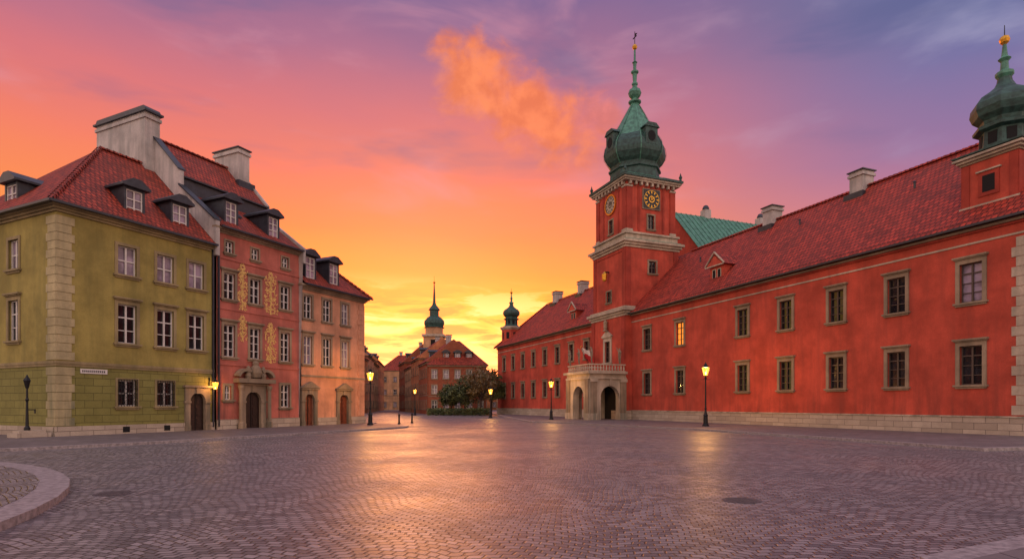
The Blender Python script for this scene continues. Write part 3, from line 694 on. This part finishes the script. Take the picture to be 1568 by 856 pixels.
def flag(loc,rz,sway):
    e=empty('national_flag',loc,rz); mb=MB()
    mb.lathe(0,0,[(.03,0),(.025,3.0)],8,'iron'); mb.lathe(0,0,[(.05,3.0),(.03,3.15)],8,'gold')
    for j in range(8):
        for i,(za,zb,mt) in enumerate(((2.2,2.9,'flagw'),(1.5,2.2,'flagr'))):
            x0,x1=.03+j*.16,.03+(j+1)*.16; f=lambda x:.12*math.sin(x*5+sway)*x
            d0,d1=.35*x0,.35*x1
            mb.poly([(x0,f(x0),za-d0),(x1,f(x1),za-d1),(x1,f(x1),zb-d1),(x0,f(x0),zb-d0)],mt,True)
    o=mb.build('pole_and_cloth',e); o.rotation_euler=(R(28),0,0)
def cw(x,y,z): 
    p=Matrix.Rotation(aC,4,'Z')@Vector((x,y,z)); return tuple(p+CO)
flag(cw(-41.6,-1.0,5.6),aC,0); flag(cw(-43.0,-.3,5.6),aC,1.5)
# ================================================================ BACKGROUND TOWN
def bghouse(name,p0,p1,depth,hh,roofh,mat,rows,cols,roof='hip',dorm=0,rt='tile2'):
    p0=Vector(p0);p1=Vector(p1); d=p1-p0; L=d.length
    h=House(name,(p0.x,p0.y,0),math.atan2(d.y,d.x))
    ops=[]
    for r in range(rows):
        z0=(hh-.6)*(r)/rows+.9
        for c in range(cols):
            xc=L*(c+.5)/cols; ops.append((xc-.45,xc+.45,z0,z0+1.5))
    h.facade(0,L,0,hh,ops,mat)
    for o in ops: h.window((o[0]+o[1])/2,o[2],o[3],.9,'white',gl() ,'trim',jamb=.12,nh=1,hood=0)
    for fx,rot in ((0,-math.pi/2),(L,math.pi/2)):
        h.setM(RZ(rot,(fx,0,0)))
        a,b=(-depth,0) if fx==0 else (0,depth)
        n=max(1,int(depth/2.6)); o2=[]
        for r in range(rows):
            z0=(hh-.6)*(r)/rows+.9
            for c in range(n):
                xc=a+(b-a)*(c+.5)/n; o2.append((xc-.45,xc+.45,z0,z0+1.5))
        h.facade(a,b,0,hh,o2,mat)
        for o in o2: h.window((o[0]+o[1])/2,o[2],o[3],.9,'white',gl(),'trim',jamb=.12,nh=1)
    h.setM(Matrix.Identity(4))
    h.wall.poly([(0,depth,0),(0,depth,hh),(L,depth,hh),(L,depth,0)],mat)
    h.trim.box(-.2,L+.2,-.2,depth+.2,hh-.25,hh-.01,'trim'); h.trim.box(-.05,L+.05,-.05,.02,hh/rows+.2,hh/rows+.35,'trim')
    o=.4; ins=min(L/2-.01,depth/2) if roof=='hip' else 0.0
    a,b,c,d_=(-o,-o,hh),(L+o,-o,hh),(L+o,depth+o,hh),(-o,depth+o,hh); r1,r2=(ins-(o if roof!='hip' else 0),depth/2,hh+roofh),(L-ins+(o if roof!='hip' else 0),depth/2,hh+roofh)
    h.roof.poly([a,b,r2,r1],rt);h.roof.poly([b,c,r2],rt if roof=='hip' else mat);h.roof.poly([c,d_,r1,r2],rt);h.roof.poly([d_,a,r1],rt if roof=='hip' else mat)
    for i in range(dorm):
        x=L*(i+.5)/dorm; x=L/2+(x-L/2)*.6
        h.dormer(x,depth*.12,hh+roofh*.2,hh+roofh*.2+1.3,1.1,2.0)
    chimney(h.extra,L*.3,L*.3+.9,depth*.5,depth*.5+.7,hh+roofh*.6,hh+roofh+1.1)
    h.finish(); return h
bghouse('brick_townhouse',(-14.2,100,0),(-4.4,101,0),9,8.4,4.6,'brick',3,5,'hip',3)
segs=[((-17.6,111.5,0),(-14.5,101,0),'brick',9.0,4),((-21.2,123.5,0),(-17.7,111.8,0),'brown',10.5,4),((-24.8,136,0),(-21.3,123.8,0),'tan',9.6,4),((-28.6,149,0),(-24.9,136.3,0),'brick',11.5,4.5)]
for a,b,m_,hh,rh in segs: bghouse('brown_townhouse' if m_!='brick' else 'brick_townhouse',a,b,9,hh,rh,m_,3,4,'gable',1)
segs=[((-26.6,96,0),(-27.6,106,0),'tan',9.5,3.5),((-27.7,106.3,0),(-29,118,0),'brown',10.5,4.0),((-29.1,118.3,0),(-30.8,131,0),'cream',11.5,3.5),((-31,131.3,0),(-33.2,146,0),'tan',11.0,4.0),((-33.3,146.3,0),(-37,170,0),'brown',12.5,4)]
for a,b,m_,hh,rh in segs: bghouse({'tan':'tan_townhouse','brown':'brown_townhouse','cream':'peach_townhouse'}[m_],a,b,9,hh,rh,m_,3,4,'gable',2)
bghouse('tan_townhouse',(-40,178,0),(-22,180,0),10,12,5,'tan',3,6,'hip',2)
bghouse('brown_townhouse',(-21,182,0),(-4,180,0),10,9,4,'brown',3,6,'hip',2)
bghouse('tan_townhouse',(-3.5,170,0),(12,172,0),10,8,4,'tan',3,6,'hip',1)
# church
h=House('church_with_spire',(-17.2,130,0),0)
h.wall.box(-2.1,2.1,-2.1,2.1,0,16.5,'tan'); h.trim.box(-2.4,2.4,-2.4,2.4,16.5,17,'stone'); h.trim.box(-2.3,2.3,-2.3,2.3,12.6,12.9,'stone')
for k in range(4):
    h.setM(Matrix.Rotation(k*math.pi/2,4,'Z')); h.extra.box(-.5,.5,-2.14,-2.1,13.6,15.8,'black')
h.setM(Matrix.Identity(4))
h.wall.lathe(0,0,[(2.0,17),(2.0,18.6)],8,'tan',o8)
h.roof.lathe(0,0,[(2.3,18.6),(2.0,18.8),(2.25,19.5),(2.2,20.1),(1.6,20.8),(1.0,21.2),(1.0,22.4),(1.3,22.5),(1.0,23.0),(.5,23.6),(.3,24.2),(.22,26),(.1,28.4)],12,'copperd',smooth=False)
h.roof.lathe(0,0,[(.05,28.3),(.3,28.6),(.05,28.9),(.03,30)],8,'gold')
h.wall.prismx([(2,0),(22,0),(22,10),(2,10)],-5,7,'tan'); h.roof.poly([(-5.4,1.8,10),(7.4,1.8,10),(1,1.8,16)],'tan'); h.roof.poly([(7.4,1.8,10),(7.4,22,10),(1,22,16),(1,1.8,16)],'tile2'); h.roof.poly([(-5.4,22,10),(-5.4,1.8,10),(1,1.8,16),(1,22,16)],'tile2')
h.finish()
# ================================================================ TREES
lf,t,b=newmat('foliage'); g=t.node('ShaderNodeNewGeometry'); 
n=t.noise(g.outputs['Position'],1.3,3); t.put(b.inputs['Base Color'],t.mix(t.sstep(n,.35,.65),(.035,.05,.015,1),(.11,.12,.03,1))); b.inputs['Roughness'].default_value=.7
M['leaf']=lf; M['bark']=simple('bark',lin(62,46,38),.9,0,.3,8)
lf2,t,b=newmat('autumn_foliage'); g=t.node('ShaderNodeNewGeometry'); n=t.noise(g.outputs['Position'],1.3,3); t.put(b.inputs['Base Color'],t.mix(t.sstep(n,.35,.65),(.09,.06,.015,1),(.2,.12,.03,1))); M['leaf2']=lf2
def tree(loc,H,r,leaf='leaf'):
    e=empty('deciduous_tree',loc); mb=MB()
    def limb(a,b,r0,r1):
        a,b=Vector(a),Vector(b); d=(b-a).normalized(); s_=d.orthogonal().normalized(); u=d.cross(s_)
        for i in range(6):
            t1,t2=i*math.pi/3,(i+1)*math.pi/3; f=lambda t_,rr:(s_*math.cos(t_)+u*math.sin(t_))*rr
            mb.poly([a+f(t1,r0),a+f(t2,r0),b+f(t2,r1),b+f(t1,r1)],'bark',True)
    th=H*.35; limb((0,0,0),(.1,0,th),.17,.12)
    for i in range(9):
        a=i*2.4+random.random(); q=(math.cos(a)*r*.6*random.uniform(.5,1.1),math.sin(a)*r*.6,th+(H-th)*random.uniform(.3,.8)); limb((.1,0,th*random.uniform(.75,1)),q,.09,.02)
    L=MB()
    for i in range(80):
        while True:
            p=Vector([random.uniform(-1,1) for _ in range(3)])
            if p.length<1 and p.length>.3: break
        c=Vector((p.x*r,p.y*r,(H+th*.8)/2+p.z*(H-th*.8)/2)); cr=random.uniform(.3,.6)*r/2.4
        for k in range(36):
            q=c+Vector([random.gauss(0,cr*.6) for _ in range(3)]); s_=random.uniform(.07,.15)
            u=Vector([random.uniform(-1,1) for _ in range(3)]).normalized(); w=u.orthogonal().normalized()
            L.poly([q-u*s_-w*s_*.6,q+u*s_-w*s_*.6,q+u*s_+w*s_*.6,q-u*s_+w*s_*.6],leaf)
    mb.build('trunk',e); L.build('crown',e)
tree((-4.9,91,0),7.9,2.5,'leaf2'); tree((-7.5,93,0),5.9,2.4); tree((-9.9,95,0),4.8,2.0); tree((-3.4,96,0),7.4,2.2); tree((-29.5,86,0),6.5,2.2) 
hb=MB()
for i in range(2400):
    q=Vector((random.uniform(-13,-3.4),random.uniform(89,90.6),random.uniform(.1,1.1))); s_=random.uniform(.06,.14); u=Vector([random.uniform(-1,1) for _ in range(3)]).normalized(); w=u.orthogonal().normalized()
    hb.poly([q-u*s_-w*s_*.6,q+u*s_-w*s_*.6,q+u*s_+w*s_*.6,q-u*s_+w*s_*.6],'leaf')
hb.build('hedge')
# ================================================================ LAMPS
def lamp(loc,H,power):
    e=empty('street_lamp',loc); mb=MB()
    mb.lathe(0,0,[(.24,0),(.24,.12),(.17,.2),(.15,.75),(.18,.8),(.12,.9),(.075,1.1),(.06,1.2),(.085,1.3),(.06,1.4),(.045,H-1.1*1),(.09,H-1.0),(.05,H-.92),(.06,H-.86)],12,'iron',smooth=False)
    mb.box(-.35,.35,-.015,.015,H-1.12,H-1.09,'iron')
    z0=H-.82; z1=H-.24
    for i in range(6):
        a=2*math.pi*i/6;a2=2*math.pi*(i+1)/6
        p=lambda r,a_,z:(r*math.cos(a_),r*math.sin(a_),z)
        mb.poly([p(.14,a,z0),p(.14,a2,z0),p(.27,a2,z1),p(.27,a,z1)],'lglass')
        c_,s_=math.cos(a),math.sin(a); d=.014
        mb.poly([(.145*c_-d*s_,.145*s_+d*c_,z0),(.145*c_+d*s_,.145*s_-d*c_,z0),(.275*c_+d*s_,.275*s_-d*c_,z1),(.275*c_-d*s_,.275*s_+d*c_,z1)],'iron')
    mb.lathe(0,0,[(.15,z0-.03),(.16,z0)],6,'iron')
    mb.lathe(0,0,[(.31,z1),(.31,z1+.03),(.14,z1+.16),(.1,z1+.2),(.13,z1+.22),(.03,z1+.32),(.02,z1+.42)],6,'iron')
    mb.lathe(0,0,[(.01,z0+.05),(.05,z0+.1),(.05,z0+.2),(.01,z0+.24)],8,'bulb')
    mb.build('post_and_lantern',e)
    l=bpy.data.lights.new('lamp_light','POINT'); l.energy=power; l.color=(1,.46,.12); l.shadow_soft_size=.12
    o=bpy.data.objects.new('lamp_light',l); o.location=(0,0,z0+.4); o.parent=e; scene.collection.objects.link(o)
lamp((14.0,42.5,.1),4.5,1000); lamp((-10.9,45.2,.1),4.25,650); lamp((4.1,61.5,.1),4.2,600); lamp((-2.7,74,0),3.8,450); lamp((-15.2,92,0),4.2,400)
def lw(r,d,z): p=OL+vL*r+Vector((.902,-.431,0))*d; return (p.x,p.y,z)
e=empty('wall_lantern',lw(8.35,0,2.95),aL); mb=MB()
mb.box(-.03,.03,-.6,-.02,.25,.29,'iron'); mb.box(-.03,.03,-.08,-.02,-.2,.4,'iron')
mb.lathe(0,-.6,[(.1,-.32),(.2,.1)],6,'lglass',caps=False); mb.lathe(0,-.6,[(.23,.1),(.08,.24),(.03,.36)],6,'iron'); mb.lathe(0,-.6,[(.03,-.28),(.03,-.2)],8,'bulb'); mb.build('bracket_and_lantern',e)
l=bpy.data.lights.new('l','POINT'); l.energy=90; l.color=(1,.46,.12); l.shadow_soft_size=.08; o=bpy.data.objects.new('lantern_light',l); o.location=(0,-.6,-.06); o.parent=e; scene.collection.objects.link(o)
# water pump by the left corner
e=empty('street_water_pump',(-23.15,28.2,.12),aL); mb=MB()
mb.box(-.7,.7,-.45,.45,0,.22,'ashlar'); mb.box(-.55,.55,-.32,.32,.22,.34,'ashlar')
mb.lathe(-.1,0,[(.13,.34),(.13,.45),(.07,.55),(.045,1.7),(.08,1.8),(.045,1.9),(.04,2.35)],12,'iron')
mb.lathe(-.1,0,[(.07,2.35),(.15,2.7),(.17,2.72),(.08,2.86),(.02,3.0)],6,'iron')
mb.box(-.08,.25,-.03,.03,1.3,1.35,'iron'); mb.box(.2,.25,-.03,.03,1.15,1.35,'iron'); mb.build('pump_body',e)
for i in range(2):
    e=empty('bollard',(-9.7+.6*i,50.5+3.0*i,0)); mb=MB(); mb.lathe(0,0,[(.12,0),(.12,.1),(.08,.15),(.07,.7),(.1,.75),(.09,.85),(.03,.9)],10,'iron'); mb.build('post',e)
# ================================================================ GROUND
def cobbles(name,rot,bw=.17,rh=.125,dark=1.0,fan=.22):
    m,t,b=newmat(name)
    o=t.node('ShaderNodeTexCoord').outputs['Object']
    nz=t.node('ShaderNodeTexNoise'); t.put(nz.inputs['Vector'],o); nz.inputs['Scale'].default_value=.3; nz.inputs['Detail'].default_value=1
    nz2=t.node('ShaderNodeTexNoise'); t.put(nz2.inputs['Vector'],o); nz2.inputs['Scale'].default_value=6; nz2.inputs['Detail'].default_value=1
    mv=t.mapv(o,rot=(0,0,rot)); sp=t.node('ShaderNodeSeparateXYZ'); t.put(sp.inputs[0],mv)
    cb=t.node('ShaderNodeCombineXYZ'); t.put(cb.inputs[0],sp.outputs[0])
    arc=t.m('ABSOLUTE',t.m('SINE',t.m('MULTIPLY',sp.outputs[0],math.pi/1.7)))
    t.put(cb.inputs[1],t.m('SUBTRACT',sp.outputs[1],t.m('MULTIPLY',arc,fan)))
    va=t.node('ShaderNodeVectorMath',operation='MULTIPLY_ADD'); t.put(va.inputs[0],nz.outputs['Color']); va.inputs[1].default_value=(.8,.8,0); t.put(va.inputs[2],cb.outputs[0])
    vb=t.node('ShaderNodeVectorMath',operation='MULTIPLY_ADD'); t.put(vb.inputs[0],nz2.outputs['Color']); vb.inputs[1].default_value=(.05,.05,0); t.put(vb.inputs[2],va.outputs[0])
    br=t.node('ShaderNodeTexBrick'); t.put(br.inputs['Vector'],vb.outputs[0]); br.offset=.5
    for k,x in (('Color1',(.11*dark,.095*dark,.1*dark,1)),('Color2',(.32*dark,.27*dark,.272*dark,1)),('Mortar',(.016,.012,.013,1)),('Scale',1),('Mortar Size',.017),('Mortar Smooth',.8),('Brick Width',bw),('Row Height',rh)):
        br.inputs[k].default_value=x
    n=t.noise(o,.22,5,.65); n2=t.noise(o,40,2,.7); n3=t.noise(o,1.5,5,.7)
    c=t.mix(t.sstep(n,.35,.7,0,.4),br.outputs['Color'],(.075,.062,.066,1)); c=t.mix(t.sstep(n3,.5,.8,0,.4),c,(.05,.042,.044,1))
    t.put(b.inputs['Base Color'],c)
    t.put(b.inputs['Roughness'],t.m('ADD',t.sstep(n,.3,.7,.3,.44),t.m('MULTIPLY',n2,.12)))
    b.inputs['Specular IOR Level'].default_value=.6
    hh=t.m('ADD',t.m('SUBTRACT',1,br.outputs['Fac']),t.m('ADD',t.m('MULTIPLY',n2,.2),t.m('MULTIPLY',n3,.4)))
    t.put(b.inputs['Normal'],t.bump(hh,.85,.022))
    return m
M['cob']=cobbles('cobblestones',R(9),.175,.13); M['cob2']=cobbles('small_setts',R(40),.12,.11,1.15,.1)
M['slab']=blocks('pavement_slabs',lin(126,114,114),lin(104,94,95),lin(50,46,48),.7,.5,.012,.55)
M['kerb']=simple('granite_kerb',lin(142,130,130),.55,0,.35,9)
M['band']=blocks('stone_band',lin(134,122,122),lin(112,102,103),lin(60,54,56),.8,.3,.012,.5)
g=MB(); S=3000; g.poly([(-S,-S,0),(S,-S,0),(S,S,0),(-S,S,0)],'cob'); g.build('cobblestone_square_ground')
def pave(name,pts,inset,mat,z=.12):
    mb=MB(); mb.prismz(pts,-.02,z,'kerb')
    n=len(pts); ins=[]
    for i in range(n):
        a,b,c=Vector(pts[i-1]),Vector(pts[i]),Vector(pts[(i+1)%n])
        n1=Vector((-(b-a).y,(b-a).x)).normalized(); n2=Vector((-(c-b).y,(c-b).x)).normalized(); m_=(n1+n2); m_=m_/max(m_.length_squared,.3)*2
        ins.append(b+m_*inset)
    mb.poly([(p.x,p.y,z+.004) for p in ins],mat); mb.build(name)
pave('pavement',[(-40,12.5),(-18.3,21.0),(-16.3,23.6),(-14.2,27),(-11,34.3),(-8.3,40.6),(-7.6,42.4),(-7.7,43.8),(-9,46),(-11.5,48.5),(-12,52),(-21,60),(-38,50)],.32,'slab')
pave('pavement',[(17.1,21.3),(22,22.6),(34,22),(60,40),(14,74.5),(-2,104),(-3.6,104),(-1.2,80),(.8,62),(1.9,54.5),(4.5,52.6),(8.5,45),(12.0,38.5),(15.2,29)],.32,'slab')
isl=[]
for i in range(64):
    a=2*math.pi*i/64; isl.append((-20.4+14.3*math.cos(a),3.35+14.3*math.sin(a)))
pave('pavement',isl,.5,'cob2',.13)
pave('pavement',[(4.3,6.2),(3.0,-3),(12,-3),(14,9.6),(7,7.55)],.3,'slab',.1)
mb=MB()
def strip(p,q,w,mat='band',z=.004):
    p,q=Vector(p),Vector(q); d=(q-p).normalized(); n_=Vector((-d.y,d.x))*w/2
    mb.poly([(p.x-n_.x,p.y-n_.y,z),(q.x-n_.x,q.y-n_.y,z),(q.x+n_.x,q.y+n_.y,z),(p.x+n_.x,p.y+n_.y,z)],mat)
strip((-13.5,24.3),(-6.3,41.5),.35); strip((6.5,38.5),(17,18.2),.35); strip((17.2,18.2),(40,19.5),.35)
mb.build('stone_paving_bands')
for x,y in ((-7.6,11.2),(4.06,10.4)):
    mb=MB(); mb.lathe(0,0,[(.33,0),(.33,.004)],32,'cover')
    for k in range(-3,4): mb.box(-.26+abs(k)*.03,.26-abs(k)*.03,k*.08-.018,k*.08+.018,.004,.009,'cover')
    o=mb.build('manhole_cover'); o.location=(x,y,.003)
# ================================================================ SKY
w=bpy.data.worlds.new('World'); scene.world=w; w.use_nodes=True
t=NT(w.node_tree); bg=t.n['Background']
d=t.node('ShaderNodeTexCoord').outputs['Generated']
s=t.node('ShaderNodeSeparateXYZ'); t.put(s.inputs[0],d); X,Y,Z=s.outputs
az=t.m('ARCTAN2',X,Y); el=t.m('ARCSINE',Z)
cmb=t.node('ShaderNodeCombineXYZ'); t.put(cmb.inputs[0],az); t.put(cmb.inputs[1],el); ae=cmb.outputs[0]
wn=t.noise(t.mapv(ae,(1.5,4,1)),1.6,4,.55)
zz=t.m('ADD',Z,t.m('MULTIPLY',t.m('SUBTRACT',wn,.5),.07))
A=t.ramp(zz,[(0,lin(255,215,110)),(.07,lin(255,234,120)),(.12,lin(255,216,56)),(.17,lin(255,188,26)),(.215,lin(255,160,34)),(.275,lin(255,138,62)),(.35,lin(246,124,92)),(.43,lin(220,114,116)),(.5,lin(176,108,136)),(.58,lin(122,98,144)),(.8,lin(105,95,150))])
B_=t.ramp(zz,[(0,lin(244,150,80)),(.1,lin(242,138,84)),(.18,lin(226,124,108)),(.26,lin(196,118,142)),(.34,lin(152,114,156)),(.43,lin(118,112,160)),(.52,lin(94,106,152)),(.7,lin(88,100,156))])
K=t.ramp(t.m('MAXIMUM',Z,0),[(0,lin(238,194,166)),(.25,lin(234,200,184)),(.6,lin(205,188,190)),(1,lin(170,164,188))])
tR=t.sstep(az,-.02,.7); tR2=t.sstep(az,-1.3,-.5,1,0)
col=t.mix(tR,A,B_); col=t.mix(t.m('MULTIPLY',tR2,.3),col,B_)
n1=t.noise(t.mapv(ae,(2.6,8,1),rot=(0,0,.3)),1.4,5,.5,.4)
cl=t.m('MULTIPLY',t.sstep(n1,.5,.74),t.sstep(Z,.24,.42,0,.55))
col=t.mix(cl,col,t.mix(tR,lin(226,150,165),lin(176,170,200)))
n1b=t.noise(t.mapv(ae,(2.2,7,1),rot=(0,0,-.15),loc=(3,1,0)),1.5,4,.55,.3)
col=t.mix(t.m('MULTIPLY',t.sstep(n1b,.5,.75),t.sstep(Z,.28,.45,0,.55)),col,lin(92,94,140))
n2=t.noise(t.mapv(ae,(4,22,1)),1.5,5,.6,.5)
low=t.m('MULTIPLY',t.sstep(Z,.02,.08),t.sstep(Z,.14,.22,1,0))
nearsun=t.sstep(t.m('ABSOLUTE',t.m('ADD',az,.11)),.1,.5,1,0)
col=t.mix(t.m('MULTIPLY',t.m('MULTIPLY',t.sstep(n2,.5,.58),low),.85),col,lin(246,146,18))
col=t.mix(t.m('MULTIPLY',t.m('MULTIPLY',t.sstep(n2,.4,.5,1,0),t.m('MULTIPLY',low,nearsun)),.85),col,lin(255,244,140))
gl_=t.m('MULTIPLY',nearsun,t.sstep(Z,-.02,.15,1,0))
col=t.mix(t.m('MULTIPLY',gl_,.65),col,(2.0,.92,.3,1))
def blob(a0,e0,L,Wd,th,colr,st):
    global col
    ca=t.m('SUBTRACT',az,a0); ce=t.m('SUBTRACT',el,e0)
    l_=t.m('SUBTRACT',t.m('MULTIPLY',ca,math.cos(th)/L),t.m('MULTIPLY',ce,math.sin(th)/L))
    w_=t.m('ADD',t.m('MULTIPLY',ca,math.sin(th)/Wd),t.m('MULTIPLY',ce,math.cos(th)/Wd))
    dd=t.m('SQRT',t.m('ADD',t.m('MULTIPLY',l_,l_),t.m('MULTIPLY',w_,w_)))
    nn=t.noise(t.mapv(ae,(9,12,1),loc=(a0*7,e0*3,0)),1.8,5,.55,.4)
    v=t.m('ADD',dd,t.m('MULTIPLY',t.m('SUBTRACT',nn,.5),2.0))
    mk=t.m('MULTIPLY',t.sstep(v,.35,1.25,1,0),st)
    nn2=t.noise(ae,26,5,.55)
    cc=t.mix(t.sstep(nn2,.35,.65),mul(colr,.82),mul(colr,1.14))
    col=t.mix(mk,col,cc)
blob(-.055,.5,.08,.058,.5,lin(255,130,80),.98); blob(.04,.452,.118,.054,.42,lin(255,126,78),.98); blob(.15,.455,.045,.026,.3,lin(240,124,104),.6)
# the glow around the set sun is brighter than white in the red channel
hot=t.m('MULTIPLY',nearsun,t.sstep(Z,.12,.4,1,0))
col=t.mix(hot,col,(2.8,1.04,1.0,1),'MULTIPLY')
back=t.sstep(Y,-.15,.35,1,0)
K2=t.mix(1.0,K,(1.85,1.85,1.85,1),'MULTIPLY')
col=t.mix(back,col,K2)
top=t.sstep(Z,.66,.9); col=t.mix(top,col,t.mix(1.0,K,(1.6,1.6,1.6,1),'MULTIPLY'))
sky=t.node('ShaderNodeTexSky',sky_type='NISHITA'); sky.sun_disc=False; sky.sun_elevation=R(11); sky.sun_rotation=R(-8.5)
skc=t.mix(1.0,sky.outputs[0],(.006,.006,.006,1),'MULTIPLY')
col=t.mix(1.0,col,skc,'ADD')
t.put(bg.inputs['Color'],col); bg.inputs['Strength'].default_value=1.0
sl=bpy.data.lights.new('sun','SUN'); sl.energy=.3; sl.angle=R(9); sl.color=(1,.4,.14)
so=bpy.data.objects.new('sun',sl); scene.collection.objects.link(so)
saz=R(-8.5); sel=R(11); dv=Vector((math.sin(saz)*math.cos(sel),math.cos(saz)*math.cos(sel),math.sin(sel)))
so.rotation_euler=dv.to_track_quat('Z','Y').to_euler(); so.location=(0,0,60)
# camera
cam=bpy.data.cameras.new('cam'); co=bpy.data.objects.new('camera',cam); scene.collection.objects.link(co); scene.camera=co
co.location=(0,0,1.7); co.rotation_euler=(R(90),0,0); cam.sensor_width=36; cam.lens=36*900/1568; cam.shift_y=(619-428)/1568; cam.clip_end=6000; cam.clip_start=.1
